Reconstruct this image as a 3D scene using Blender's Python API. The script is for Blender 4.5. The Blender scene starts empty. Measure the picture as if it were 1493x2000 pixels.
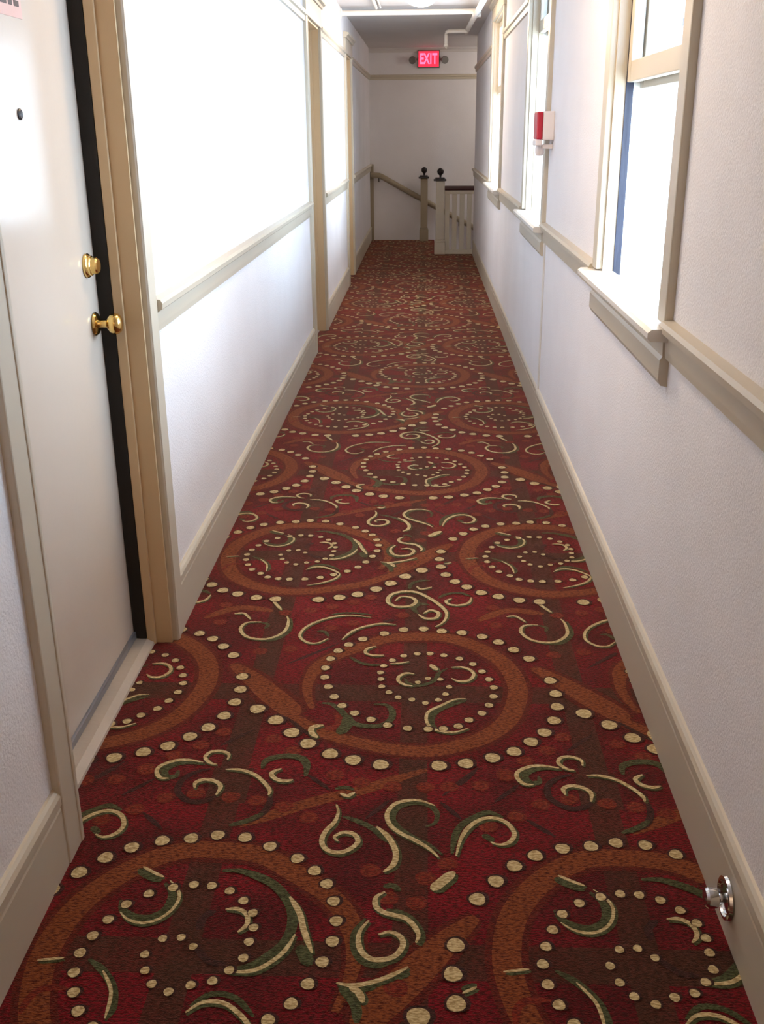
import bpy, bmesh, math, random
import numpy as np
from mathutils import Matrix, Vector
random.seed(4)
sc = bpy.context.scene
# ------------------------------------------------------------------ camera
F, PX, PY, CAMH = 1968.0, 746.5, 1000.0, 1.5
fw = np.array([831 - PX, 254 - PY, F]); fw /= np.linalg.norm(fw)
dn = np.array([792 - PX, 6200 - PY, F]); dn -= fw * dn.dot(fw); dn /= np.linalg.norm(dn)
rt = np.cross(dn, fw)
M = np.array([rt, fw, -dn]).T                      # world -> camera (x right, y down, z forward)
Rb = (np.diag([1, -1, -1]) @ M).T                  # Blender camera -> world
cd = bpy.data.cameras.new('camera'); cam = bpy.data.objects.new('camera', cd)
sc.collection.objects.link(cam)
mw = Matrix(Rb.tolist()).to_4x4(); mw.translation = Vector((0, 0, CAMH)); cam.matrix_world = mw
cd.sensor_fit = 'VERTICAL'; cd.sensor_height = 24.0; cd.sensor_width = 24.0 * 1493 / 2000
cd.lens = F / 2000 * 24.0; cd.clip_start = 0.02; cd.clip_end = 300
sc.camera = cam
# ------------------------------------------------------------------ world, lights, exposure
sc.view_settings.view_transform = 'Standard'; sc.view_settings.look = 'None'
sc.view_settings.gamma = 1.0; sc.view_settings.use_curve_mapping = False
sc.view_settings.exposure = 0.0
SKY = 25.0; LAMP_W = 38.0
wd = bpy.data.worlds.new('overcast_sky'); sc.world = wd; wd.use_nodes = True
bg = wd.node_tree.nodes['Background']; bg.inputs[0].default_value = (0.64, 0.81, 1.0, 1); bg.inputs[1].default_value = SKY
sc.cycles.max_bounces = 10; sc.cycles.diffuse_bounces = 8; sc.cycles.transparent_max_bounces = 12
sc.cycles.sample_clamp_indirect = 8.0; sc.cycles.use_denoising = True
sc.cycles.caustics_reflective = False; sc.cycles.caustics_refractive = False
WINS = [(2.54, 3.70), (5.38, 6.58), (8.65, 10.1)]  # outer edges of the three window casings along the wall
XL, XR = -0.785, 0.62                              # faces of the two long walls
CEIL, YB, YE = 2.56, -3.0, 15.2
for i, (a, b) in enumerate(WINS):                  # portals only guide sampling of the sky, they emit nothing
    l = bpy.data.lights.new('window_portal', 'AREA'); l.shape = 'RECTANGLE'; l.size = b - a - .16; l.size_y = 1.42
    l.cycles.is_portal = True
    o = bpy.data.objects.new('window_portal', l); sc.collection.objects.link(o)
    o.location = (XR + .22, (a + b) / 2, 1.71); o.rotation_euler = (math.pi/2, 0, math.pi/2)
# ------------------------------------------------------------------ materials
def mat(name, col, rough=.6, metal=0., bump=None, var=0., emis=None, es=0., spec=.5):
    m = bpy.data.materials.new(name); m.use_nodes = True; nt = m.node_tree; b = nt.nodes['Principled BSDF']
    b.inputs['Base Color'].default_value = (*col, 1); b.inputs['Roughness'].default_value = rough
    b.inputs['Metallic'].default_value = metal; b.inputs['Specular IOR Level'].default_value = spec
    if emis: b.inputs['Emission Color'].default_value = (*emis, 1); b.inputs['Emission Strength'].default_value = es
    tc = nt.nodes.new('ShaderNodeTexCoord')
    if bump:
        sx, sy, sz, st, det = bump
        mp = nt.nodes.new('ShaderNodeMapping'); mp.inputs['Scale'].default_value = (sx, sy, sz)
        n = nt.nodes.new('ShaderNodeTexNoise'); n.inputs['Scale'].default_value = 1; n.inputs['Detail'].default_value = det
        bp = nt.nodes.new('ShaderNodeBump'); bp.inputs['Strength'].default_value = st; bp.inputs['Distance'].default_value = .002
        nt.links.new(tc.outputs['Object'], mp.inputs[0]); nt.links.new(mp.outputs[0], n.inputs['Vector'])
        nt.links.new(n.outputs[0], bp.inputs['Height']); nt.links.new(bp.outputs[0], b.inputs['Normal'])
    if var:
        n2 = nt.nodes.new('ShaderNodeTexNoise'); n2.inputs['Scale'].default_value = 2.2; n2.inputs['Detail'].default_value = 5
        r = nt.nodes.new('ShaderNodeValToRGB')
        r.color_ramp.elements[0].position = .3; r.color_ramp.elements[1].position = .7
        r.color_ramp.elements[0].color = (*[c * (1 - var) for c in col], 1); r.color_ramp.elements[1].color = (*[min(1, c * (1 + var * .4)) for c in col], 1)
        nt.links.new(tc.outputs['Object'], n2.inputs['Vector']); nt.links.new(n2.outputs[0], r.inputs[0]); nt.links.new(r.outputs[0], b.inputs['Base Color'])
    return m
WALL = mat('textured_wall_paint', (.79, .775, .79), .75, bump=(150, 150, 150, 1.0, 3), var=.05)
TRIM = mat('cream_gloss_paint', (.53, .475, .375), .38, bump=(30, 8, 8, .12, 2), var=.04)
TRIMW = mat('white_gloss_paint', (.72, .70, .66), .35, bump=(30, 8, 8, .1, 2), var=.04)
DOORM = mat('door_paint', (.60, .52, .435), .16, bump=(50, 50, 50, .10, 3), var=.04, spec=.2)
CEILM = mat('ceiling_paint', (.64, .61, .59), .8, bump=(60, 60, 60, .3, 3), var=.05)
PIPE = mat('white_pipe_paint', (.74, .72, .68), .4, bump=(20, 20, 20, .1, 2))
BRASS = mat('polished_brass', (.78, .55, .20), .16, 1.0, bump=(40, 40, 40, .1, 2))
CHROME = mat('chrome', (.78, .80, .82), .12, 1.0, bump=(40, 40, 40, .05, 2))
BLACK = mat('black_weatherstrip', (.012, .010, .009), .8, bump=(90, 90, 20, .3, 2))
MAHOG = mat('dark_mahogany', (.055, .012, .012), .35, bump=(90, 10, 90, .3, 3), var=.3)
DARKB = mat('near_black_wood', (.012, .007, .009), .4, bump=(60, 60, 60, .2, 3))
BAL = mat('old_cream_paint', (.60, .56, .47), .5, bump=(40, 40, 10, .2, 3), var=.08)
RAILP = mat('tan_painted_rail', (.33, .275, .19), .5, bump=(20, 20, 20, .2, 3), var=.1)
REDP = mat('red_plastic', (.45, .008, .03), .35, bump=(50, 50, 50, .05, 2))
WHITEP = mat('white_plastic', (.78, .72, .70), .4, bump=(50, 50, 50, .05, 2))
GREYM = mat('grey_metal', (.20, .19, .18), .5, .3, bump=(60, 60, 60, .1, 2))
SHADEB = mat('shaded_jamb_dark_blue', (.014, .018, .045), .5, bump=(60, 60, 8, .8, 5), var=.6)  # backlit shade of the first window's far jamb, put into the colour
CONC = mat('pale_concrete', (.5, .5, .48), .9, bump=(8, 8, 8, .5, 6), var=.1)
FASC = mat('blue_grey_metal', (.008, .018, .05), .5, .2, bump=(20, 20, 20, .2, 3))
PAPER = mat('pink_paper', (.62, .42, .38), .7, bump=(50, 50, 50, .1, 2))
INKR = mat('red_ink', (.45, .03, .03), .7, bump=(50, 50, 50, .1, 2)); INKB = mat('black_ink', (.08, .06, .06), .7, bump=(50, 50, 50, .1, 2))
THR = mat('worn_threshold', (.50, .43, .36), .45, bump=(14, 60, 14, .5, 5), var=.25)
ALU = mat('grey_blue_metal_strip', (.33, .34, .38), .35, .7, bump=(80, 12, 80, .3, 4), var=.3)
LAMPG = mat('lit_opal_glass', (.9, .88, .8), .3, emis=(1, .93, .80), es=9, bump=(10, 10, 10, .02, 1))
EXR = mat('lit_red_panel', (.6, .02, .05), .4, emis=(1., .03, .09), es=.85, bump=(50, 50, 50, .02, 1))
EXL = mat('bright_red_letters', (.9, .1, .2), .4, emis=(1., .12, .26), es=2.2, bump=(50, 50, 50, .02, 1))
gm = bpy.data.materials.new('window_glass'); gm.use_nodes = True; nt = gm.node_tree; nt.nodes.remove(nt.nodes['Principled BSDF'])
g1 = nt.nodes.new('ShaderNodeBsdfTransparent'); g1.inputs[0].default_value = (.93, .96, 1, 1); g2 = nt.nodes.new('ShaderNodeBsdfGlossy'); g2.inputs['Roughness'].default_value = .02
lw = nt.nodes.new('ShaderNodeLayerWeight'); lw.inputs[0].default_value = .5; pw = nt.nodes.new('ShaderNodeMath'); pw.operation = 'POWER'; pw.inputs[1].default_value = 7; nt.links.new(lw.outputs['Facing'], pw.inputs[0]); fr = nt.nodes.new('ShaderNodeMath'); fr.operation = 'MULTIPLY_ADD'; fr.inputs[1].default_value = .5; fr.inputs[2].default_value = .03; nt.links.new(pw.outputs[0], fr.inputs[0]); mx = nt.nodes.new('ShaderNodeMixShader')
nt.links.new(fr.outputs[0], mx.inputs[0]); nt.links.new(g1.outputs[0], mx.inputs[1]); nt.links.new(g2.outputs[0], mx.inputs[2]); nt.links.new(mx.outputs[0], nt.nodes['Material Output'].inputs[0])
GLASS = gm
def carpet_mat(name, c0, c1, plaid=None, bump=.9, thr=None, other=None, mixp=(.42, .58)):
    """tufted wool: two shades mixed by stretched noise, optional plaid of woven brown bands"""
    m = bpy.data.materials.new(name); m.use_nodes = True; nt = m.node_tree; N = nt.nodes; L = nt.links; b = N['Principled BSDF']
    b.inputs['Roughness'].default_value = .9; b.inputs['Specular IOR Level'].default_value = .15
    b.inputs['Sheen Weight'].default_value = CARPET_SHEEN; b.inputs['Sheen Roughness'].default_value = .45; b.inputs['Sheen Tint'].default_value = (1, .50, .34, 1)
    tc = N.new('ShaderNodeTexCoord')
    def noise(scale, sv, det):
        mp = N.new('ShaderNodeMapping'); mp.inputs['Scale'].default_value = sv; n = N.new('ShaderNodeTexNoise'); n.inputs['Scale'].default_value = scale; n.inputs['Detail'].default_value = det
        L.new(tc.outputs['Object'], mp.inputs[0]); L.new(mp.outputs[0], n.inputs['Vector']); return n
    def ramp(src, a, bb, ca, cb):
        r = N.new('ShaderNodeValToRGB'); e = r.color_ramp.elements; e[0].position = a; e[1].position = bb; e[0].color = (*ca, 1); e[1].color = (*cb, 1); L.new(src, r.inputs[0]); return r
    n1 = noise(1, (90, 260, 1), 3)
    r1 = ramp(n1.outputs[0], *mixp, c0, c1); cur = r1.outputs[0]
    if plaid:
        sx = N.new('ShaderNodeSeparateXYZ'); L.new(tc.outputs['Object'], sx.inputs[0])
        def band(out, off, per, w):
            a = N.new('ShaderNodeMath'); a.operation = 'SUBTRACT'; L.new(out, a.inputs[0]); a.inputs[1].default_value = off - 20 * per - per / 2
            q = N.new('ShaderNodeMath'); q.operation = 'MODULO'; L.new(a.outputs[0], q.inputs[0]); q.inputs[1].default_value = per
            s = N.new('ShaderNodeMath'); s.operation = 'SUBTRACT'; L.new(q.outputs[0], s.inputs[0]); s.inputs[1].default_value = per / 2
            ab = N.new('ShaderNodeMath'); ab.operation = 'ABSOLUTE'; L.new(s.outputs[0], ab.inputs[0])
            lt = N.new('ShaderNodeMath'); lt.operation = 'LESS_THAN'; L.new(ab.outputs[0], lt.inputs[0]); lt.inputs[1].default_value = w; return lt
        b1 = band(sx.outputs[0], -.02, .45, .036); b2 = band(sx.outputs[1], 2.50, .9875, .045)
        b3 = band(sx.outputs[0], -.47, .90, .05); b4 = band(sx.outputs[1], 2.06, 1.975, .07)
        p = N.new('ShaderNodeMath'); p.operation = 'MULTIPLY'; L.new(b3.outputs[0], p.inputs[0]); L.new(b4.outputs[0], p.inputs[1])
        q = N.new('ShaderNodeMath'); q.operation = 'MAXIMUM'; L.new(b1.outputs[0], q.inputs[0]); L.new(b2.outputs[0], q.inputs[1])
        q2 = N.new('ShaderNodeMath'); q2.operation = 'MAXIMUM'; L.new(q.outputs[0], q2.inputs[0]); L.new(p.outputs[0], q2.inputs[1])
        n3 = noise(1, (7, 5, 1), 2); r3 = ramp(n3.outputs[0], .4, .6, (.75,)*3, (1,)*3)
        mu = N.new('ShaderNodeMath'); mu.operation = 'MULTIPLY'; L.new(q2.outputs[0], mu.inputs[0]); L.new(r3.outputs[0], mu.inputs[1])
        br = ramp(n1.outputs[0], .42, .58, *plaid)
        n4 = noise(1, (4.0, 4.5, 1), 1); r4 = ramp(n4.outputs[0], .38, .64, (.8, .9, .8), (1.6, .8, 1.15))
        mm = N.new('ShaderNodeMix'); mm.data_type = 'RGBA'; mm.blend_type = 'MULTIPLY'; mm.inputs[0].default_value = 1; L.new(cur, mm.inputs[6]); L.new(r4.outputs[0], mm.inputs[7])
        mi = N.new('ShaderNodeMix'); mi.data_type = 'RGBA'; L.new(mu.outputs[0], mi.inputs[0]); L.new(mm.outputs[2], mi.inputs[6]); L.new(br.outputs[0], mi.inputs[7]); cur = mi.outputs[2]
    L.new(cur, b.inputs['Base Color'])
    n2 = noise(1, (330, 330, 1), 2); bp = N.new('ShaderNodeBump'); bp.inputs['Strength'].default_value = bump; bp.inputs['Distance'].default_value = .003
    L.new(n2.outputs[0], bp.inputs['Height']); L.new(bp.outputs[0], b.inputs['Normal']); return m
CARPET_SHEEN = .24
CK = dict(
 base=carpet_mat('carpet_crimson', (.036, .0014, .003), (.128, .0028, .010), plaid=((.026, .010, .006), (.068, .022, .014))),
 o=carpet_mat('carpet_orange', (.055, .007, .004), (.22, .058, .017), mixp=(.36, .58)),
 r=carpet_mat('carpet_red_disc', (.08, .007, .006), (.20, .024, .012)),
 g=carpet_mat('carpet_green', (.025, .034, .014), (.075, .095, .040)),
 c=carpet_mat('carpet_cream', (.34, .25, .115), (.62, .51, .28)),
 m=carpet_mat('carpet_ring_edge', (.045, .004, .004), (.12, .012, .008)),
 k=carpet_mat('carpet_near_black', (.016, .010, .010), (.05, .016, .016)))  # near-black yarn of the pattern: dot rims and dark lines
# ------------------------------------------------------------------ mesh helpers
C = sc.collection
class MB:
    def __init__(s): s.v = []; s.f = []; s.mi = []; s.sm = []
    def add(s, v, f, mi=0, sm=False):
        n = len(s.v); s.v += [tuple(p) for p in v]; s.f += [tuple(i + n for i in q) for q in f]; s.mi += [mi] * len(f); s.sm += [sm] * len(f); return s
    def box(s, x0, x1, y0, y1, z0, z1, c=0., mi=0):
        """box, with c > 0 as a chamfer on every edge (24 corner vertices)"""
        x0, x1 = sorted((x0, x1)); y0, y1 = sorted((y0, y1)); z0, z1 = sorted((z0, z1))
        c = min(c, .45 * min(x1 - x0, y1 - y0, z1 - z0))
        if c <= 0:
            v = [(x, y, z) for x in (x0, x1) for y in (y0, y1) for z in (z0, z1)]
            return s.add(v, [(0, 1, 3, 2), (4, 6, 7, 5), (0, 4, 5, 1), (2, 3, 7, 6), (0, 2, 6, 4), (1, 5, 7, 3)], mi)
        bm = bmesh.new(); bmesh.ops.create_cube(bm, size=1)
        for q in bm.verts: q.co = Vector(((x0 + x1) / 2 + q.co.x * (x1 - x0), (y0 + y1) / 2 + q.co.y * (y1 - y0), (z0 + z1) / 2 + q.co.z * (z1 - z0)))
        bmesh.ops.bevel(bm, geom=bm.edges[:], offset=c, segments=2, affect='EDGES', profile=.5)
        bm.verts.index_update(); s.add([q.co[:] for q in bm.verts], [[q.index for q in f.verts] for f in bm.faces], mi); bm.free(); return s
    def prof(s, pts, a, b, axis='y', mi=0):
        """closed outline in the two other axes, run from a to b along the axis"""
        def P(u, v, t): return (u, t, v) if axis == 'y' else ((t, u, v) if axis == 'x' else (u, v, t))
        n = len(pts); v = [P(p[0], p[1], a) for p in pts] + [P(p[0], p[1], b) for p in pts]
        return s.add(v, [(i, (i + 1) % n, n + (i + 1) % n, n + i) for i in range(n)] + [tuple(range(n))[::-1], tuple(range(n, 2 * n))], mi)
    def lathe(s, prof, o=(0, 0, 0), d=(0, 0, 1), n=28, mi=0):
        d = Vector(d).normalized(); a = d.orthogonal().normalized(); b = d.cross(a); o = Vector(o); v = []
        for r, h in prof:
            for i in range(n):
                t = 2 * math.pi * i / n; v.append(o + d * h + a * (r * math.cos(t)) + b * (r * math.sin(t)))
        f = [(j * n + i, j * n + (i + 1) % n, (j + 1) * n + (i + 1) % n, (j + 1) * n + i) for j in range(len(prof) - 1) for i in range(n)]
        k = len(prof) - 1
        if prof[0][0] > 1e-6: f.append(tuple(range(n))[::-1])
        if prof[k][0] > 1e-6: f.append(tuple(k * n + i for i in range(n)))
        return s.add([p[:] for p in v], f, mi, True)
    def tube(s, pts, r, n=12, mi=0, sy=1.):
        pts = [Vector(p) for p in pts]; v = []; m = len(pts)
        for i, p in enumerate(pts):
            t = ((pts[min(i + 1, m - 1)] - p).normalized() + (p - pts[max(i - 1, 0)]).normalized()).normalized()
            up = Vector((0, 0, 1)) if abs(t.z) < .9 else Vector((0, 1, 0)); a = t.cross(up).normalized(); b = a.cross(t)
            for k in range(n): q = 2 * math.pi * k / n; v.append((p + a * (r * math.cos(q)) + b * (r * sy * math.sin(q)))[:])
        f = [(j * n + i, j * n + (i + 1) % n, (j + 1) * n + (i + 1) % n, (j + 1) * n + i) for j in range(m - 1) for i in range(n)]
        return s.add(v, f + [tuple(range(n))[::-1], tuple((m - 1) * n + i for i in range(n))], mi, True)
    def build(s, name, mats, parent=None, smooth_angle=None, **tags):
        me = bpy.data.meshes.new(name); me.from_pydata(s.v, [], s.f); mats = mats if isinstance(mats, (list, tuple)) else [mats]
        for m in mats: me.materials.append(m)
        me.polygons.foreach_set('material_index', s.mi); me.polygons.foreach_set('use_smooth', s.sm); me.update()
        if s.norm:
            bm = bmesh.new(); bm.from_mesh(me); bmesh.ops.recalc_face_normals(bm, faces=bm.faces[:]); bm.to_mesh(me); bm.free()
        if any(s.sm):
            try: me.set_sharp_from_angle(angle=math.radians(40))
            except Exception: pass
        o = bpy.data.objects.new(name, me); C.objects.link(o)
        if parent: o.parent = parent; o.location = -parent_loc(parent)
        for k, q in tags.items(): o[k] = q
        return o
    norm = True
def parent_loc(p):
    v = Vector(p.location)
    while p.parent: p = p.parent; v += Vector(p.location)
    return v
def empty(name, loc, label=None, category=None, kind=None, group=None):
    o = bpy.data.objects.new(name, None); C.objects.link(o); o.location = loc; o.empty_display_size = .1
    for k, q in (('label', label), ('category', category), ('kind', kind), ('group', group)):
        if q: o[k] = q
    return o
def copy_tree(o, parent=None):
    c = o.copy(); C.objects.link(c); c.parent = parent
    for ch in [x for x in bpy.data.objects if x.parent == o]: copy_tree(ch, c)
    return c
# ------------------------------------------------------------------ carpet repeat,metres on the floor
DOTS = [[-.011,2.56],[.018,2.583],[.054,2.579],[.079,2.537],[.068,2.497],[.047,2.465],[.011,2.448],[-.027,2.465],[-.066,2.476],[-.093,2.503],[-.115,2.534],[-.119,2.576],[-.122,2.614],[-.114,2.654],[-.089,2.689],[-.055,2.717],[-.014,2.731],[.025,2.733],[.067,2.723],[.114,2.703],[.153,2.671],[.178,2.627],[.196,2.582],[.207,2.537],[.203,2.488],[.188,2.441],[.166,2.399],[.129,2.364],[.099,2.333],[.059,2.32],[.018,2.316],[-.037,2.319],[-.091,2.333],[-.137,2.359],[-.184,2.39],[-.221,2.428],[-.247,2.475],[-.269,2.529],[-.284,2.582],[-.287,2.637],[-.277,2.693],[-.258,2.744],[-.228,2.784],[-.186,2.822],[-.12,2.86],[-.059,2.889],[.005,2.895],[.063,2.882],[.127,2.872],[.19,2.847],[.239,2.812],[.282,2.763],[.324,2.708],[.373,2.58],[.38,2.507],[.376,2.438],[.359,2.368],[.327,2.309],[.287,2.264],[.239,2.219],[.182,2.19],[.113,2.163],[.045,2.152],[-.102,2.152],[-.173,2.17],[-.234,2.196],[-.296,2.24],[-.345,2.29],[-.396,2.35],[-.455,2.405]]
RING = [[-.571,2.658],[-.506,2.585],[-.432,2.489],[-.367,2.407],[-.35,2.368],[-.303,2.327],[-.253,2.287],[-.173,2.253],[-.082,2.224],[.006,2.215],[.073,2.232],[.165,2.282],[.234,2.367],[.268,2.473],[.274,2.567],[.247,2.677],[.175,2.777],[.087,2.837],[.005,2.846],[-.103,2.832],[-.191,2.773],[-.266,2.711],[-.312,2.642],[-.33,2.551],[-.322,2.476],[-.303,2.413]]
RED = [[-.213,2.105],[-.147,2.078],[-.069,2.063],[.011,2.062],[.069,2.067],[.145,2.073],[.21,2.113],[.224,1.957],[.156,1.918],[.011,1.743],[.059,1.79],[-.007,1.668],[-.068,1.681],[-.108,1.763],[-.615,2.003],[-.545,2.025],[-.458,2.011],[-.392,1.999],[-.325,1.978],[-.262,1.939],[-.213,2.107],[-.527,2.29],[-.575,2.228],[-.39,2.261],[-.333,2.208],[-.636,2.18],[-.692,2.123],[-.66,2.929],[-.372,3.024],[-.302,3.052],[-.232,3.087],[-.176,3.128],[-.292,2.896],[-.222,2.934],[-.498,2.736],[-.405,2.755],[-.456,3.003],[-.664,3.057],[-.064,2.994],[-.044,1.445]]
DARK = [[[.144,2.147],[.052,2.03]],[[.047,2.006],[.094,1.944]],[[.097,2.074],[.142,2.146]],[[-.654,1.946],[-.594,1.886]],[[-.282,2.106],[-.221,2.045]],[[-.405,2.659],[-.261,2.792]],[[-.129,1.937],[-.075,2.009]],[[.176,2.009],[.239,2.078]],[[-.524,2.226],[-.451,2.3]],[[-.369,2.367],[-.288,2.27]]]
ORL = [[[-.419,1.906],[-.368,1.935],[-.3,1.976],[-.234,2.01],[-.154,2.043],[-.093,2.076],[-.055,2.098],[.015,2.136]],[[-.717,2.959],[-.617,3.038],[-.497,3.015]]]
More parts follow.
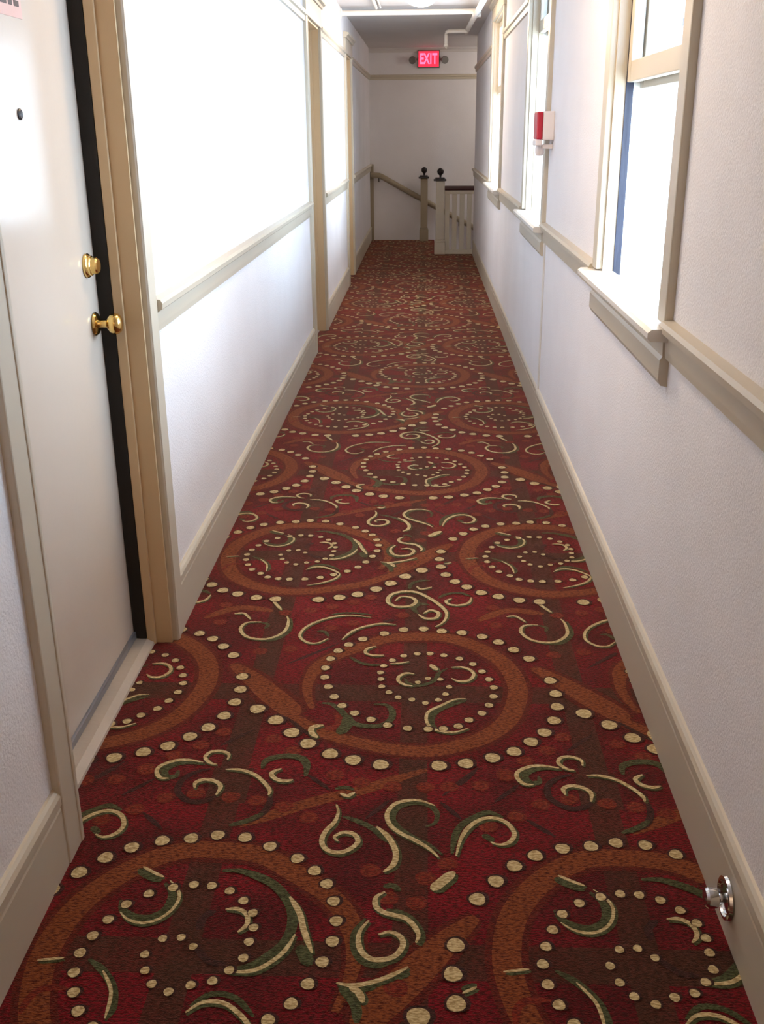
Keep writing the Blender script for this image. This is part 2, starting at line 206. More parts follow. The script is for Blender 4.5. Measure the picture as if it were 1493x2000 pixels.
ST = [
 ('c',[[-.115,2.72],[-.146,2.718],[-.172,2.732],[-.169,2.759],[-.143,2.777]],.013),
 ('g',[[-.219,2.707],[-.191,2.678],[-.159,2.661],[-.117,2.66]],.013),
 ('c',[[-.097,2.668],[-.066,2.673],[-.038,2.682]],.008),
 ('c',[[-.022,2.609],[-.045,2.613],[-.066,2.593],[-.068,2.568],[-.049,2.547],[-.026,2.54]],.013),
 ('g',[[-.049,2.583],[-.041,2.557],[-.014,2.542],[.021,2.556],[.041,2.581],[.051,2.616],[.077,2.644]],.013),
 ('c',[[.087,2.587],[.105,2.571],[.136,2.575],[.153,2.608],[.143,2.638],[.118,2.653],[.087,2.65]],.013),
 ('c',[[.026,2.666],[.046,2.633]],.02),
 ('c',[[.124,2.474],[.093,2.469],[.054,2.436],[.023,2.408],[.013,2.378],[.018,2.34],[.038,2.315],[.07,2.304],[.098,2.308],[.126,2.325]],.012),
 ('g',[[.124,2.462],[.078,2.436],[.044,2.406],[.03,2.374],[.029,2.344],[.041,2.321]],.014),
 ('g',[[-.133,2.437],[-.099,2.436],[-.081,2.406],[-.082,2.365],[-.105,2.334],[-.141,2.327],[-.179,2.338],[-.205,2.372],[-.227,2.41],[-.253,2.437],[-.279,2.44]],.018),
 ('g',[[-.201,2.381],[-.202,2.329],[-.221,2.288]],.03),
 ('c',[[-.264,2.329],[-.293,2.317],[-.291,2.29],[-.274,2.268]],.02),
 ('r',[[-.27,2.319],[-.237,2.316],[-.222,2.354],[-.24,2.397]],.02),
 ('c',[[-.494,2.162],[-.495,2.187],[-.52,2.201],[-.545,2.194],[-.553,2.171],[-.536,2.148],[-.517,2.142]],.013),
 ('c',[[-.554,2.15],[-.595,2.159],[-.629,2.154],[-.659,2.131],[-.662,2.105],[-.647,2.082],[-.625,2.08]],.014),
 ('g',[[-.547,2.14],[-.589,2.149],[-.622,2.139],[-.642,2.115],[-.633,2.088],[-.61,2.09],[-.609,2.114]],.016),
 ('k',[[-.527,2.124],[-.566,2.106],[-.59,2.075],[-.593,2.034],[-.569,2.001],[-.537,1.988],[-.502,2.003],[-.49,2.026]],.016),
 ('c',[[-.495,2.016],[-.49,2.05],[-.507,2.071],[-.535,2.078],[-.555,2.064],[-.552,2.042]],.015),
 ('c',[[-.491,2.121],[-.457,2.121],[-.419,2.105],[-.389,2.074],[-.368,2.04],[-.368,2.019]],.013),
 ('k',[[-.362,2.023],[-.362,1.98],[-.377,1.942],[-.406,1.921],[-.443,1.905]],.016),
 ('g',[[-.37,1.951],[-.406,1.921],[-.443,1.904]],.014),
 ('g',[[-.399,2.127],[-.395,2.161],[-.365,2.18],[-.33,2.183],[-.302,2.171],[-.288,2.142],[-.287,2.098]],.02),
 ('c',[[-.351,2.129],[-.373,2.11],[-.362,2.087],[-.338,2.077],[-.316,2.083]],.015),
 ('c',[[-.195,2.032],[-.177,2.022],[-.16,2.037]],.013),
 ('g',[[-.209,2.05],[-.184,2.056],[-.163,2.045]],.012),
 ('c',[[-.201,1.989],[-.194,1.96],[-.2,1.923],[-.217,1.891],[-.223,1.855],[-.209,1.827],[-.18,1.818],[-.154,1.834],[-.141,1.858],[-.153,1.883],[-.177,1.887],[-.196,1.871],[-.186,1.857]],.015),
 ('g',[[-.182,1.945],[-.144,1.927],[-.111,1.904],[-.087,1.874],[-.072,1.857]],.014),
 ('c',[[-.102,1.91],[-.079,1.883],[-.062,1.849],[-.054,1.815],[-.06,1.781],[-.08,1.759]],.017),
 ('c',[[.039,1.809],[.022,1.834],[-.009,1.862],[-.048,1.89],[-.072,1.92],[-.079,1.957],[-.063,1.993],[-.034,2.008],[-.002,2.009],[.033,1.991]],.014),
 ('g',[[.049,1.817],[.022,1.848],[-.017,1.875],[-.048,1.905],[-.065,1.939],[-.054,1.98],[-.018,1.999],[.015,1.994],[.037,1.967],[.034,1.929],[.011,1.913]],.013),
 ('g',[[.07,1.821],[.077,1.876],[.093,1.919],[.126,1.951],[.159,1.969],[.192,1.952]],.016),
 ('c',[[.079,1.816],[.089,1.865],[.106,1.907],[.134,1.939],[.166,1.95],[.197,1.934],[.213,1.898],[.203,1.868],[.179,1.855],[.157,1.864]],.014),
 ('g',[[.165,1.867],[.141,1.89]],.016),
 ('c',[[.024,1.707],[.045,1.731],[.073,1.764]],.03),
 ('c',[[-.074,1.698],[-.092,1.682],[-.092,1.657],[-.077,1.64],[-.052,1.631],[-.031,1.624],[-.014,1.606],[-.003,1.579],[-.008,1.558]],.015),
 ('g',[[-.078,1.712],[-.06,1.718],[-.042,1.701]],.014),
 ('g',[[-.07,1.646],[-.046,1.641],[-.021,1.626],[-.002,1.597],[.005,1.57],[.001,1.55]],.013),
 ('c',[[-.083,1.577],[-.061,1.585],[-.041,1.575],[-.033,1.555],[-.043,1.529],[-.062,1.515],[-.089,1.512],[-.11,1.526],[-.121,1.553],[-.12,1.585],[-.104,1.615]],.015),
 ('g',[[-.111,1.62],[-.13,1.584],[-.13,1.543],[-.115,1.511],[-.091,1.498],[-.065,1.503],[-.044,1.52]],.013),
 ('c',[[-.157,1.453],[-.128,1.448],[-.102,1.453],[-.077,1.462],[-.051,1.476],[-.022,1.496]],.013),
 ('g',[[-.111,1.438],[-.082,1.447]],.013),
 ('c',[[-.131,1.444],[-.114,1.433],[-.103,1.409]],.018),
 ('g',[[-.15,1.443],[-.129,1.422],[-.115,1.395],[-.113,1.363]],.018),
 ('g',[[-.044,1.469],[-.019,1.482]],.014),
 ('c',[[.079,1.436],[.107,1.452]],.008),
 ('g',[[.078,1.445],[.107,1.458]],.012),
 ('c',[[-.623,2.989],[-.592,2.994],[-.563,2.95]],.012),
 ('c',[[-.525,2.933],[-.57,2.928],[-.585,2.883],[-.559,2.833],[-.512,2.814],[-.471,2.827],[-.439,2.874],[-.437,2.941],[-.447,2.978]],.014),
 ('g',[[-.43,2.96],[-.425,2.875],[-.454,2.822],[-.488,2.798]],.014),
 ('g',[[-.525,2.93],[-.5,2.915],[-.507,2.885]],.012),
 ('c',[[-.512,3.1],[-.492,3.061],[-.471,3.022]],.014),
 ('c',[[-.168,2.975],[-.237,2.989],[-.293,2.975],[-.346,2.937],[-.38,2.888],[-.387,2.835],[-.358,2.796],[-.326,2.794],[-.296,2.825]],.012),
 ('g',[[-.295,2.837],[-.311,2.869],[-.336,2.871]],.012),
 ('g',[[-.161,2.991],[-.238,3.006],[-.3,2.992]],.01),
 ('c',[[-.085,2.925],[-.133,2.931],[-.182,2.911],[-.224,2.874],[-.252,2.817]],.012),
 ('k',[[-.127,2.942],[-.089,2.959]],.016),
 ('c',[[.034,3.214],[-.005,3.196],[-.019,3.22]],.012),
 ('g',[[-.044,3.195],[-.039,3.238],[-.009,3.266],[.028,3.268]],.014),
 ('c',[[-.092,3.101],[-.073,3.135],[-.037,3.129],[-.021,3.096],[-.042,3.062],[-.088,3.059],[-.117,3.094],[-.108,3.148],[-.068,3.176],[-.02,3.171],[.022,3.128],[.056,3.078],[.081,3.014],[.071,2.951],[.043,2.912]],.017),
 ('c',[[.004,3.006],[.027,3.032],[.054,3.013],[.044,2.975],[.01,2.972],[-.013,3.001]],.016),
 ('g',[[-.013,3.005],[-.028,3.043],[-.007,3.079],[.027,3.071]],.016),
 ('c',[[.168,3.134],[.158,3.093],[.125,3.072],[.091,3.079],[.081,3.105],[.101,3.124]],.014),
 ('g',[[.054,3.124],[.087,3.159],[.134,3.167],[.166,3.141]],.014),
 ('c',[[-.605,1.76],[-.577,1.742],[-.552,1.729]],.01),
 ('g',[[-.612,1.752],[-.59,1.734],[-.554,1.716]],.018),
 ('c',[[-.536,1.719],[-.514,1.694],[-.504,1.664],[-.513,1.629],[-.535,1.604],[-.564,1.594],[-.595,1.603],[-.616,1.622]],.009),
 ('g',[[-.545,1.71],[-.523,1.683],[-.519,1.653],[-.529,1.624],[-.557,1.607],[-.59,1.612],[-.614,1.631],[-.624,1.657]],.018),
 ('g',[[-.429,1.752],[-.392,1.753],[-.352,1.738],[-.312,1.713],[-.281,1.675],[-.262,1.632],[-.259,1.584],[-.271,1.543],[-.297,1.512],[-.33,1.487],[-.371,1.477]],.02),
 ('c',[[-.273,1.678],[-.247,1.632],[-.233,1.585],[-.21,1.525]],.016),
 ('c',[[-.249,1.573],[-.263,1.532],[-.288,1.499],[-.321,1.477],[-.369,1.474]],.012),
 ('g',[[-.237,1.544],[-.211,1.493]],.024),
 ('c',[[-.401,1.637],[-.376,1.639],[-.355,1.624],[-.35,1.596],[-.365,1.575]],.013),
 ('k',[[-.445,1.579],[-.442,1.612],[-.421,1.634]],.016),
 ('k',[[-.441,1.533],[-.408,1.499],[-.373,1.492]],.014),
 ('c',[[-.741,1.49],[-.691,1.498]],.008),
 ('g',[[-.642,1.496],[-.606,1.469],[-.574,1.427],[-.562,1.385],[-.564,1.36]],.015),
 ('c',[[-.606,1.469],[-.581,1.432],[-.572,1.403],[-.569,1.359]],.009),
 ('r',[[-.728,1.363],[-.722,1.404],[-.7,1.424],[-.658,1.424]],.014),
 ('c',[[-.426,3.354],[-.397,3.379],[-.352,3.374],[-.304,3.326],[-.31,3.281],[-.352,3.244],[-.408,3.218]],.012),
 ('g',[[-.421,3.369],[-.386,3.398],[-.341,3.39],[-.3,3.349]],.012),
]
# ------------------------------------------------------------------ structure: walls with openings
def wall(name, X0, X1, y0, y1, z0, z1, holes, label, m=WALL):
    ys = sorted({y0, y1, *[h[0] for h in holes], *[h[1] for h in holes]}); mb = MB()
    ys = [y for y in ys if y0 <= y <= y1]
    for a, b in zip(ys, ys[1:]):
        hs = [h for h in holes if h[0] <= a + 1e-6 and h[1] >= b - 1e-6]
        if not hs: mb.box(X0, X1, a, b, z0, z1)
        else:
            h = hs[0]
            if h[2] > z0: mb.box(X0, X1, a, b, z0, h[2])
            if h[3] < z1: mb.box(X0, X1, a, b, h[3], z1)
    return mb.build(name, m, kind='structure', label=label, category='wall')
D1, D2, D3 = (1.855, 2.80), (7.20, 8.06), (10.62, 11.40)
DH = 2.20
wall('wall_left', XL - .2, XL, YB, YE, 0, CEIL, [(d[0], d[1], 0, DH) for d in (D1, D2, D3)], 'long white textured corridor wall with three doors')
SZ, WT = 1.0, 2.40                                   # window opening bottom and top
JOINT = 5.34
wh = [(a + .08, b - .08, SZ, WT) for a, b in WINS]
wall('wall_right', XR, XR + .2, YB, 13.38, 0, CEIL, wh, 'long textured corridor wall with three windows')
MB().box(-1.0, 3.6, YE, YE + .15, -2.9, CEIL).build('wall_far', WALL, kind='structure', label='grey end wall behind the stairs under the exit sign', category='wall')
MB().box(-1.0, .83, YB - .15, YB, 0, CEIL).build('wall_back', WALL, kind='structure', label='corridor end wall behind the viewer', category='wall')
MB().box(XR + .2, 3.6, 13.23, 13.38, -2.9, CEIL).box(3.45, 3.6, 13.38, YE, -2.9, CEIL).box(.14, XR + .2, 13.30, 13.38, -2.9, -.02).build('wall_stairwell', WALL, kind='structure', label='side walls enclosing the descending stairwell', category='wall')
MB().box(-1.0, 3.6, YB - .15, YE + .15, CEIL, CEIL + .12).build('ceiling', CEILM, kind='structure', label='flat grey-white ceiling above the corridor', category='ceiling')
# ------------------------------------------------------------------ floor: patterned wall-to-wall carpet
HX, HY = .14, 13.38                                  # corner of the stair opening
fl = MB(); fl.norm = False
SLOT = dict(base=0, o=1, r=2, g=3, c=4, k=5, m=6)
fl.box(-.985, .83, YB - .1, HY, -.25, 0); fl.box(-.985, HX, HY, YE + .05, -.25, 0)
def ok(p): return -.93 < p[0] < .64 and -1.2 < p[1] < 15.18 and not (p[0] > HX - .02 and p[1] > HY - .02)
ZI = [0]
def flat(pts, z, col):
    z += ZI[0] * 1.5e-6
    if all(ok(p) for p in pts): fl.add([(p[0], p[1], z) for p in pts], [tuple(range(len(pts)))], SLOT[col])
def ell(cx, cy, rx, ry, z, col, n=14, rot=0.):
    ZI[0] = (ZI[0] + 1) % 131
    pts = []
    for i in range(n):
        t = 2 * math.pi * i / n; w = 1 + .05 * math.sin(3 * t + cx * 40)
        pts.append((cx + rx * w * math.cos(t), cy + ry * w * math.sin(t)))
    flat(pts, z, col)
def smooth(pts, n=4, closed=False):
    out = []; P = [Vector(p).to_2d() for p in pts]; m = len(P)
    for i in range(m - 1):
        a, b, c, d = P[max(i - 1, 0)], P[i], P[i + 1], P[min(i + 2, m - 1)]
        for k in range(n):
            t = k / n; out.append(.5 * ((2 * b) + (c - a) * t + (2 * a - 5 * b + 4 * c - d) * t * t + (3 * b - a - 3 * c + d) * t ** 3))
    out.append(P[-1]); return out
def ribbon(pts, w, z, col, taper=True, n=4, wf=None):
    ZI[0] = (ZI[0] + 1) % 131
    P = smooth(pts, n); m = len(P); rows = []
    for i, p in enumerate(P):
        t = (P[min(i + 1, m - 1)] - P[max(i - 1, 0)]); t = t.normalized() if t.length > 1e-9 else Vector((1, 0)); nn = Vector((-t.y, t.x))
        u = i / (m - 1); ww = w * .5 * (min(1, .35 + 3.2 * min(u, 1 - u)) if taper else 1)
        if wf: ww = wf(u) * .5
        rows.append((p + nn * ww, p - nn * ww))
    for (a, b), (c, d) in zip(rows, rows[1:]):
        q = [a, b, d, c]; ar = sum(q[i].x * q[(i + 1) % 4].y - q[(i + 1) % 4].x * q[i].y for i in range(4))
        flat(q if ar > 0 else q[::-1], z, col)
nd = len(DOTS)
def dot_r(i):                                        # beads grow along the spiral
    u = i / (nd - 1); return .0088 + .0045 * min(1, u / .55) + (.0082 * max(0, (u - .58) / .42) ** .8 if u > .58 else 0)
ringw = lambda u: .02 + .05 * math.sin(min(1, u / .16) * math.pi) ** .8 + .02 * min(1, u / .16) if u < .16 else (.040 + .022 * math.sin((u - .18) / .82 * math.pi) if u < .9 else .04 * (1 - (u - .9) * 6))
PXX, PYY = .900, 1.978
MK = -.457
for ty in range(-2, 8):
    for tx in (-2, -1, 0, 1, 2):
        ox, oy = tx * PXX, ty * PYY
        mir = lambda p: (MK - p[0] + ox, p[1] + .952 + oy)
        nrm = lambda p: (p[0] + ox, p[1] + oy)
        det = 4 if ty < 2 else 3
        if oy > 14: continue
        for line in ORL: ribbon([nrm(p) for p in line], .036, .0003, 'o', True, det)
        for f in (nrm, mir):
            ribbon([f(p) for p in RING], .05, .00045, 'm', n=det, wf=lambda u: ringw(u) * 1.25 + .008)
            ribbon([f(p) for p in RING], .05, .0007, 'o', n=det, wf=lambda u: ringw(u) * .92)
        for line in DARK: ribbon([nrm(p) for p in line], .013, .0009, 'k', True, 3)
        for p in RED:
            q = nrm(p); ell(q[0], q[1], .023, .021, .0011, 'r'); 
            for k in range(10):                      # the thin paler outline inside each disc
                a0, a1 = 2 * math.pi * k / 10, 2 * math.pi * (k + .8) / 10
                r0, r1 = .0130, .0152
                flat([(q[0] + r0 * math.cos(a0), q[1] + r0 * math.sin(a0)), (q[0] + r1 * math.cos(a0), q[1] + r1 * math.sin(a0)), (q[0] + r1 * math.cos(a1), q[1] + r1 * math.sin(a1)), (q[0] + r0 * math.cos(a1), q[1] + r0 * math.sin(a1))], .00125, 'o')
        for lay, cols in ((.0014, 'kr'), (.0016, 'g'), (.0018, 'c')):
            for col, pts, w in ST:
                if cols == 'g' and col == 'c': ribbon([(nrm(p)[0] + .0035, nrm(p)[1] - .0055) for p in pts], w * 1.15, .0015, 'g', True, det)
                if col in cols: ribbon([nrm(p) for p in pts], w * (.80 if col == 'c' else 1.1), lay, col, True, det)
        for f in (nrm, mir):
            for i, p in enumerate(DOTS):
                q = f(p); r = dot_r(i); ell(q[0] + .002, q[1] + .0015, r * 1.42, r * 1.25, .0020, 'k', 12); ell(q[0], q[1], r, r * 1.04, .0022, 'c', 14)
floor = fl.build('floor', [CK[k] for k in ('base', 'o', 'r', 'g', 'c', 'k', 'm')], kind='structure', label='red carpet with cream-dotted spiral medallions and scrolls', category='floor')
# stairs going down to the right inside the stairwell
stp = MB()
for i in range(11): stp.box(HX + .02 + i * .28, HX + .30 + i * .28 + .02, HY + .01, YE - .005, -2.85, -.18 * (i + 1) - .0, .008)
stp.build('stairs', CK['base'], kind='structure', label='carpeted steps descending to the right behind the balustrade', category='stairs')
# ------------------------------------------------------------------ baseboards and rails
BBP = [(0, 0), (.015, 0), (.015, .145), (.012, .152), (.017, .157), (.017, .178), (.012, .187), (.006, .193), (0, .195)]
CRP = [(0, .955), (.012, .957), (.014, .975), (.016, 1.012), (.022, 1.018), (.032, 1.024), (.034, 1.040), (.028, 1.050), (0, 1.053)]
PRP = [(0, 2.155), (.014, 2.158), (.016, 2.185), (.026, 2.195), (.028, 2.215), (0, 2.222)]
cas = .09
segL = [(YB, D1[0] - cas), (D1[1] + cas, D2[0] - cas), (D2[1] + cas, D3[0] - cas), (D3[1] + cas, YE)]
dl = ['nearest door to the viewer', 'between the first and second doors', 'between the second and third doors', 'past the third door at the far end']
for i, (a, b) in enumerate(segL):
    w = ('before the ' if i == 0 else '') + dl[i]
    MB().prof([(XL + u, v) for u, v in BBP], a, b).build('baseboard_left', TRIM, kind='structure', label='white baseboard on the left wall ' + w, category='baseboard')
    if i: 
        MB().prof([(XL + u, v) for u, v in CRP], a, b).build('trim_1', TRIM, kind='structure', label='cream chair rail on the left wall ' + w, category='chair rail')
        MB().prof([(XL + u, v) for u, v in PRP], a, b).build('trim_2', TRIM, kind='structure', label='cream picture rail on the left wall ' + w, category='picture rail')
    else: pass
MB().prof([(XR - u, v) for u, v in BBP], YB, JOINT).build('baseboard_right', TRIM, kind='structure', label='cream baseboard on the right wall, near length with door stop', category='baseboard')
MB().prof([(XR + .008 - u, v * .97) for u, v in BBP], JOINT, 13.28).build('baseboard_right', TRIM, kind='structure', label='cream baseboard on the right wall, far length beyond the joint', category='baseboard')
segR = [(YB, WINS[0][0]), (WINS[0][1], WINS[1][0]), (WINS[1][1], WINS[2][0]), (WINS[2][1], 13.38)]
rl = ['nearer than the first window', 'between first and second windows', 'between second and third windows', 'beyond the third window']
for i, (a, b) in enumerate(segR):
    MB().prof([(XR - u, v) for u, v in CRP], a, b).build('trim_3', TRIM, kind='structure', label='cream chair rail on the right wall ' + rl[i], category='chair rail')
    MB().prof([(XR - u, v) for u, v in PRP], a, b).build('trim_4', TRIM, kind='structure', label='cream picture rail on the right wall ' + rl[i], category='picture rail')
MB().box(XR + .001, XR - .009, JOINT - .016, JOINT + .016, .19, .955, .004).build('trim_5', TRIMW, kind='structure', label='thin vertical joint strip on right wall below second window', category='trim')
MB().prof([(YE - u, v) for u, v in PRP], XL, 3.45, 'x').build('trim_6', TRIM, kind='structure', label='picture rail on the grey end wall below the exit sign', category='picture rail')
MB().box(XL, XL + .05, YE - .03, YE, 0, 1.05, .004).build('trim_7', RAILP, kind='structure', label='short vertical corner board at left of the end wall', category='trim')
MB().prof([(YE, 2.50), (YE - .02, 2.50), (YE - .03, 2.53), (YE - .05, 2.545), (YE - .055, CEIL), (YE, CEIL)], XL, 3.45, 'x').build('trim_8', CEILM, kind='structure', label='small moulding where end wall meets ceiling', category='moulding')
# ------------------------------------------------------------------ doors
def door(n, d, label, knob_far=True):
    a, b = d; r = empty('door_%d' % n, (XL, (a + b) / 2, 0), label, 'door', 'structure')
    XF = XL + .019                                   # casing face
    for s, (y0, y1) in enumerate(((a - cas, a), (b, b + cas))):
        MB().box(XL - .003, XF, y0, y1, 0, DH, .004).box(XL, XF + .003, y0 + (.072 if s == 0 else .002), y1 - (.002 if s == 0 else .072), .002, DH - .002, .003).build('door_casing', TRIM, r)
    MB().box(XL - .003, XF + .002, a - cas, b + cas, DH, DH + .13, .004).build('head_casing', TRIM, r)
    MB().prof([(XL, DH + .13), (XF + .012, DH + .13), (XF + .018, DH + .145), (XF + .034, DH + .155), (XF + .036, DH + .172), (XL, DH + .185)], a - cas - .025, b + cas + .025).build('cap_moulding', TRIM, r)
    for y, s in ((a, 1), (b, -1)):
        MB().box(XL - .199, XL + .001, y + .0005 * s, y + .012 * s, 0, DH, 0).box(XL - .075, XL - .048, y + .012 * s, y + .024 * s, 0, DH, .002).build('jamb', JAMB, r)
    MB().box(XL - .199, XL + .001, a + .012, b - .012, DH - .012, DH - .0005).build('head_jamb', JAMB, r)
    lf = MB().box(XL - .158, XL - .115, a + .016, b - .018, .022, DH - .016, .003).build('door_leaf', DOORM, r)
    MB().box(XL - .114, XL - .076, b - .026, b - .0125, .02, DH - .014).build('weatherstrip', BLACK, r, label='black gap strip down the latch side')
    MB().prof([(XL - .158, .001), (XL - .052, .001), (XL - .054, .008), (XL - .075, .019), (XL - .110, .021), (XL - .158, .021)], a + .013, b - .013).build('threshold', THR, r)
    MB().box(XL - .117, XL - .106, a + .03, b - .026, .0215, .045, .003).build('door_sweep', ALU, r)
    XD = XL - .115
    ky = b - .075 if n == 1 else a + .085
    k = MB().lathe([(.0, .0), (.030, .0), (.032, .004), (.028, .009), (.014, .011), (.011, .020), (.011, .034), (.017, .038), (.026, .046), (.029, .056), (.027, .066), (.020, .073), (.010, .076), (0, .0765)], (XD, ky, 1.012), (1, 0, 0), 32).build('door_knob', BRASS, lf)
    MB().lathe([(0, 0), (.031, 0), (.032, .006), (.029, .010), (.026, .011), (.026, .016), (.023, .018), (.022, .030), (.018, .034), (0, .035)], (XD, ky - (.02 if n == 1 else 0), 1.170), (1, 0, 0), 32).build('deadbolt', BRASS, lf)
    MB().lathe([(0, 0), (.012, 0), (.012, .003), (.009, .005), (.006, .004), (0, .003)], (XD, (a + b) / 2 + .04, 1.54), (1, 0, 0), 24).build('peephole', DARKB, lf)
    return r
JAMB = mat('warm_tan_jamb_paint', (.60, .44, .26), .4, bump=(30, 30, 6, .12, 2), var=.05)
door(1, D1, 'nearest flat white door with brass knob and deadbolt, beside the viewer')
door(2, D2, 'middle recessed door halfway down the left wall')
door(3, D3, 'farthest recessed door on the left, nearest the stairs')
# notice on the nearest door
XD = XL - .115
nt_ = empty('notice', (XD, 2.36, 1.79), 'pink paper notice with red and black print on nearest door', 'notice')
MB().box(XD, XD + .0012, 2.20, 2.455, 1.738, 1.98).build('paper', PAPER, nt_)
def text(s, size, loc, rot, m, parent, name, ext=.0006, sx=1.):
    cu = bpy.data.curves.new(name, 'FONT'); cu.body = s; cu.size = size; cu.extrude = ext; cu.align_x = 'CENTER'; cu.align_y = 'CENTER'; cu.offset = size * .03
    t = bpy.data.objects.new('glyph_source', cu); C.objects.link(t); bpy.context.view_layer.update()
    me = bpy.data.meshes.new_from_object(t.evaluated_get(bpy.context.evaluated_depsgraph_get())); bpy.data.objects.remove(t)
    me.materials.clear(); me.materials.append(m)
    o = bpy.data.objects.new(name, me); C.objects.link(o); o.parent = parent
    o.location = Vector(loc) - parent_loc(parent); o.rotation_euler = rot; o.scale = (sx, 1, 1); return o
tk = MB()
random.seed(2)
for j in range(9):
    z = 1.965 - j * .024; y = 2.215
    while y < 2.425:
        w = random.uniform(.012, .04); w = min(w, 2.44 - y); tk.box(XD + .0012, XD + .0020, y, y + w, z - .012, z, mi=1 if (y > 2.33 or j % 3) else 0); y += w + .010
tk.build('printed_lines', [INKR, INKB], nt_)
# ------------------------------------------------------------------ windows
def window(n, w, label, raised):
    a, b = w; c = .08; y0, y1 = a + c, b - c
    r = empty('window_%d' % n, (XR, (a + b) / 2, SZ), label, 'window', 'structure')
    XF = XR - .022
    for (p, q) in ((a, y0), (y1, b)): MB().box(XF, XR + .003, p, q, SZ + .04, WT, .004).build('side_casing', TRIM, r)
    MB().box(XF - .003, XR + .003, a, b, WT, WT + .10, .004).build('head_casing', TRIM, r)
    MB().prof([(XR, WT + .10), (XF - .01, WT + .10), (XF - .028, WT + .12), (XF - .03, WT + .135), (XR, WT + .145)], a - .02, b + .02).build('cap_moulding', TRIM, r)
    MB().prof([(XR + .036, SZ), (XF - .035, SZ + .004), (XF - .045, SZ + .012), (XF - .045, SZ + .026), (XF - .035, SZ + .034), (XR + .036, SZ + .036)], a - .03, b + .03).build('window_sill', TRIMW, r)
    MB().prof([(XR, SZ), (XF + .002, SZ), (XF + .004, SZ - .04), (XF - .002, SZ - .05), (XF - .002, SZ - .10), (XF + .006, SZ - .115), (XR, SZ - .118)], a + .004, b - .004).build('apron', TRIM, r)
    for y, s in ((y0, 1), (y1, -1)):
        MB().box(XR, XR + .036, y, y + .012 * s, SZ + .036, WT).build('jamb', TRIM, r)
        MB().box(XR + .036, XR + (.060 if s < 0 else .076), y, y + .018 * s, SZ + .02, WT, 0).build('sash_track', SHADEB if s < 0 and n == 1 else TRIM, r, **({'label': 'far jamb track with its shade painted in dark blue'} if s < 0 and n == 1 else {}))
        MB().box(XR + (.060 if s < 0 else .076), XR + .2, y, y + .012 * s, SZ + .0, WT, 0).build('outer_jamb', TRIMW, r)
    MB().box(XR + .0, XR + .2, y0 + .012, y1 - .012, WT - .012, WT).build('head_jamb', TRIM, r)
    MB().prof([(XR + .036, SZ - .0), (XR + .23, SZ - .02), (XR + .23, SZ + .0), (XR + .036, SZ + .026)], y0, y1).build('outer_sill', TRIMW, r)
    mz = raised
    def sash(x, z0, z1, nm):
        sw = .045; s_ = MB().box(x, x + .035, y0 + .019, y0 + .019 + sw, z0, z1, .003).box(x, x + .035, y1 - .019 - sw, y1 - .019, z0, z1, .003)
        s_.box(x + .001, x + .034, y0 + .019 + sw, y1 - .019 - sw, z0, z0 + .062, .003).box(x + .001, x + .034, y0 + .019 + sw, y1 - .019 - sw, z1 - .045, z1, .003)
        o = s_.build(nm, TRIM, r)
        MB().box(x + .015, x + .019, y0 + .019 + sw - .005, y1 - .019 - sw + .005, z0 + .057, z1 - .04).build('glass_pane', GLASS, o)
        return o
    sash(XR + .037, mz, WT - .013, 'inner_sash')
    sash(XR + .080, mz - .02 if True else 0, WT - .013, 'outer_sash')
    return r
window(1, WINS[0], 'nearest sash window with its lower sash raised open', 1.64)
window(2, WINS[1], 'middle sash window just beyond the red alarm', 2.02)
window(3, WINS[2], 'farthest sash window, nearest the stairs', 1.80)
# ------------------------------------------------------------------ fire alarm on the right wall
al = empty('fire_alarm', (XR, 5.26, 1.5), 'red fire alarm horn with white strobe on the right wall beside second window', 'alarm')
MB().box(XR, XR - .055, 5.20, 5.34, 1.45, 1.58, .004).build('back_box', WHITEP, al, label='off-white back box')
MB().box(XR - .055, XR - .085, 5.20, 5.35, 1.452, 1.578, .008).build('red_cover', REDP, al)
MB().box(XR - .055, XR - .088, 5.205, 5.345, 1.425, 1.45, .005).build('strobe_lens', WHITEP, al)
MB().lathe([(0, 0), (.018, 0), (.022, .01), (.022, .035), (.014, .048), (0, .05)], (XR - .06, 5.27, 1.425), (0, 0, -1), 20).build('sounder', WHITEP, al)
MB().box(XR, XR - .06, 5.235, 5.305, 1.41, 1.43, .003).build('bracket', WHITEP, al)
# ------------------------------------------------------------------ exit sign with two lamp heads
YX = YE - .022
ex = empty('exit_sign', (.04, YE, 2.41), 'lit red EXIT sign with two grey lamp heads on end wall', 'exit sign')
MB().box(-.155, .155, YE - .045, YE, 2.30, 2.525, .008).build('housing', GREYM, ex)
MB().box(-.140, .140, YE - .050, YE - .044, 2.312, 2.512, .002).build('face', EXR, ex)
for ch, x in (('E', -.093), ('X', -.028), ('I', .030), ('T', .084)): text(ch, .185, (x, YE - .0515, 2.409), (math.pi/2, 0, 0), EXL, ex, 'letter', .001, .60)
for s in (-1, 1):
    h = MB().lathe([(.012, 0), (.03, .01), (.048, .05), (.05, .075), (.044, .08), (0, .078)], (s * .205, YE - .03, 2.41), (s * .25, -1, -.2), 24).build('lamp_head', GREYM, ex)
    MB().tube([(s * .15, YE - .03, 2.41), (s * .205, YE - .03, 2.41)], .012).build('arm', GREYM, ex)
for o in bpy.data.objects:
    if o.parent == ex: o.location.x += .04
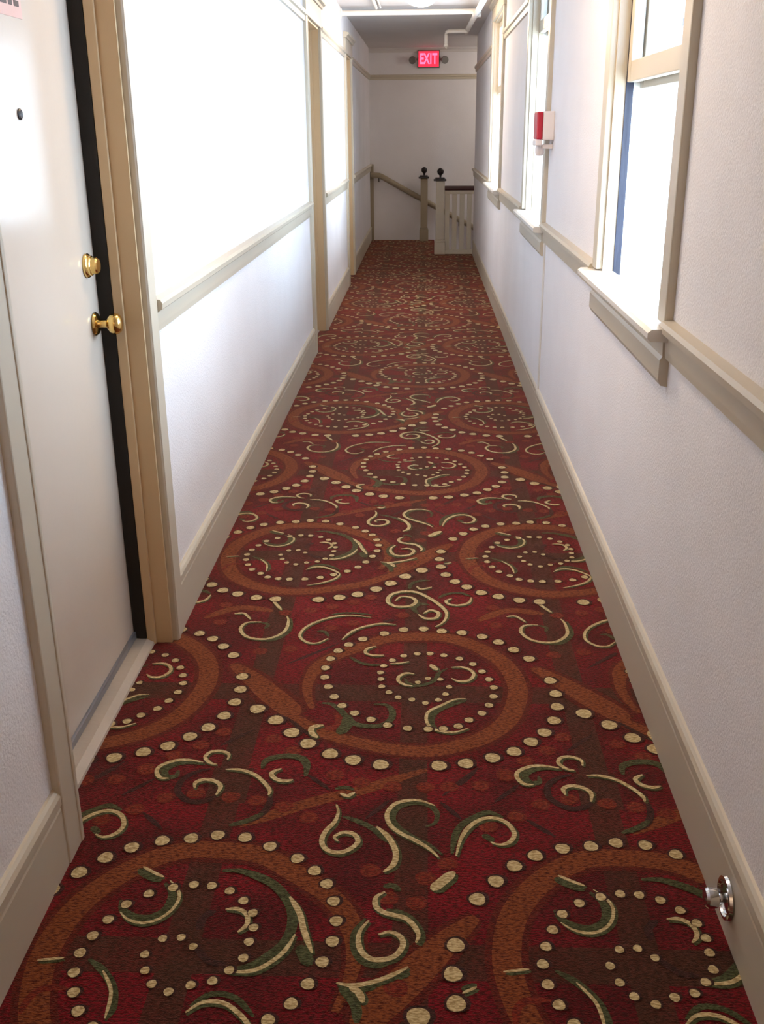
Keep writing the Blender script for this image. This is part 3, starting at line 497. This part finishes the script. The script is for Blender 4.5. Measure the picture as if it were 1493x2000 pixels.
# ------------------------------------------------------------------ ceiling lamps
def lamp(y, label, x=-.04, k=1., col=(1, .72, .44)):
    r = empty('ceiling_light', (x, y, CEIL), label, 'lamp', group='round ceiling lights along the corridor')
    MB().lathe([(0, 0), (.135, 0), (.138, -.012), (.12, -.02), (0, -.02)], (x, y, CEIL), (0, 0, 1), 40).build('base', PIPE, r)
    MB().lathe([(.128, -.021), (.132, -.032), (.128, -.055), (.112, -.08), (.082, -.10), (.045, -.112), (0, -.116)], (x, y, CEIL), (0, 0, 1), 40).build('lamp_shade', LAMPG, r)
    l = bpy.data.lights.new('lamp_glow', 'POINT'); l.energy = LAMP_W * k; l.color = col; l.shadow_soft_size = .1
    o = bpy.data.objects.new('lamp_glow', l); C.objects.link(o); o.location = (x, y, CEIL - .24)
    return r
lamp(9.2, 'round white glass ceiling light glowing at top of the photo')
lamp(3.4, 'round white glass ceiling light above the first window')
lamp(-1.6, 'round white glass ceiling light behind the viewer', k=.5, col=(1, .64, .34))
lamp(14.3, 'unseen ceiling light added over the stairs to brighten the far end', 1.5, .5, (1, .88, .76))  # added lamp, hidden behind the right wall, lifts the dark far end
# ------------------------------------------------------------------ sprinkler pipes
sp = empty('sprinkler_pipe', (.47, 9, 2.51), 'white painted sprinkler pipes crossing below the ceiling', 'pipe')
MB().tube([(.46, 2.0, 2.47), (.465, 9, 2.475), (.43, 11.9, 2.475)], .024).build('main_pipe', PIPE, sp)
MB().tube([(XL, 10.2, 2.505), (.50, 10.2, 2.505)], .024).build('cross_pipe', PIPE, sp)
MB().lathe([(.024, 0), (.045, 0), (.045, .012), (.024, .02)], (XL, 10.2, 2.505), (1, 0, 0), 20).build('wall_flange', PIPE, sp)
MB().lathe([(.03, -.04), (.034, -.035), (.034, .035), (.03, .04)], (.463, 10.2, 2.49), (1, 0, 0), 20).build('tee', PIPE, sp)
MB().tube([(.43, 11.6, 2.46), (.235, 11.6, 2.46), (.215, 11.6, 2.45), (.213, 11.6, 2.43), (.213, 11.6, 2.33)], .019).build('drop_pipe', PIPE, sp)
MB().lathe([(.019, 0), (.026, -.004), (.026, -.02), (.010, -.026), (.008, -.04), (.02, -.043), (0, -.046)], (.213, 11.6, 2.335), (0, 0, 1), 16).build('sprinkler_head', PIPE, sp)
for y in (4.0, 7.5, 9.6):
    MB().tube([(.463, y, CEIL), (.463, y, 2.48)], .006).build('hanger', PIPE, sp)
cn = empty('conduit', (-.45, 9, 2.53), 'thin white conduit running along the ceiling at left', 'conduit')
MB().tube([(-.452, 5.5, 2.543), (-.452, 10.2, 2.543)], .014).build('run', PIPE, cn)
MB().tube([(-.415, 5.5, 2.546), (-.415, 10.2, 2.546)], .008).build('run', PIPE, cn)
# ------------------------------------------------------------------ balustrade
bl = empty('balustrade', (.4, 13.42, 0), 'cream balustrade with dark mahogany rail guarding the stair opening', 'balustrade')
YN = 13.38
def newel(x, y, parent, zt=.90, h=.055, BAL=BAL):
    MB().box(x - h - .014, x + h + .014, y - h - .014, y + h + .014, 0.001, .155, .006).box(x - h - .006, x + h + .006, y - h - .006, y + h + .006, .155, .18, .006).build('plinth', BAL, parent)
    MB().box(x - h, x + h, y - h, y + h, .18, zt, .008).build('post', BAL, parent)
    post = [o for o in bpy.data.objects if o.parent == parent and o.name.startswith('post')][-1]
    MB().box(x - h - .03, x + h + .02, y - h - .02, y + h + .02, zt, zt + .022, .005).box(x - h - .01, x + h + .0, y - h, y + h, zt + .022, zt + .04, .005).build('cap', DARKB, post, label='near-black square cap')
    MB().lathe([(.012, 0), (.014, .03), (.036, .05), (.044, .075), (.036, .10), (.015, .115), (0, .118)], (x, y, zt + .035), (0, 0, 1), 20).build('finial', DARKB, post, label='near-black ball finial')
newel(.195, YN, bl)
MB().prof([(YN - .032, .785), (YN + .032, .785), (YN + .036, .805), (YN + .026, .832), (YN, .84), (YN - .026, .832), (YN - .036, .805)], .25, .80, 'x').build('handrail', MAHOG, bl, label='dark mahogany top rail')
MB().box(.25, XR + .2, YN - .03, YN + .03, .001, .055, .004).build('bottom_rail', BAL, bl)
MB().box(.25, XR + .2, YN - .018, YN + .018, .74, .784, .004).build('top_fillet', BAL, bl)
bal0 = None
for i in range(6):
    x = .285 + i * .094
    if x > .80: break
    if bal0 is None:
        bal0 = MB().box(-.03, .03, -.016, .016, .055, .74, .004); bal0 = bal0.build('baluster', BAL, bl); bal0.location = Vector((x, YN, 0)) - bl.location
    else:
        o = bal0.copy(); C.objects.link(o); o.parent = bl; o.location = Vector((x, YN, 0)) - bl.location
n2 = empty('newel_post', (-.01, 15.05, 0), 'cream newel post with dark cap standing against the end wall', 'newel post')
newel(-.01, 15.06, n2, .86, .05, RAILP)
# wall handrail on the far wall
hr = empty('stair_handrail', (-.7, YE, .9), 'tan painted handrail sloping down across the end wall', 'handrail')
YH = YE - .06
sl = [(-.775, .905), (-.66, .90), (-.62, .885), (.0, .548), (.85, .10), (1.6, -.30)]
q = []
for x, z in sl: q.append((x, YH, z))
MB().tube(q, .030, 14, sy=1.25).build('rail', RAILP, hr)
for x, z in ((-.66, .86), (.5, .245), (1.3, -.17)): MB().tube([(x, YH, z + .01), (x, YH + .02, z - .04), (x, YE, z - .045)], .010).build('bracket', GREYM, hr)
# ------------------------------------------------------------------ door stop on the right baseboard
XB = XR - .015
ds = empty('door_stop', (XB, 1.61, .08), 'chrome door stop with round plate on nearest right baseboard', 'door stop')
MB().lathe([(0, 0), (.042, 0), (.044, .003), (.042, .009), (.035, .010), (.033, .005), (.012, .005), (0, .005)], (XB, 1.61, .083), (-1, 0, 0), 32).build('plate', CHROME, ds, label='round pale plate')
MB().lathe([(.010, .004), (.009, .016), (.012, .018), (.020, .022), (.021, .040), (.017, .045), (.0, .046)], (XB, 1.61, .083), (-1, 0, 0), 24).build('bumper', CHROME, ds)
# ------------------------------------------------------------------ outside
MB().box(XR + .6, 60, -40, 60, -3.2, -3.0).build('ground', CONC, kind='structure', label='pale concrete ground far below the windows', category='ground')
er = empty('exterior_railing', (2.0, 8, -3), 'thin blue-grey metal rail on posts outside the windows', 'railing')
MB().box(2.0, 2.06, -2, 20, 2.24, 2.30, .004).build('beam', FASC, er)
for y in (-1.8, 3.35, 6.35, 9.35, 12.35, 16, 19.8): MB().tube([(2.03, y, -3.0), (2.03, y, 2.24)], .012).build('post', FASC, er)
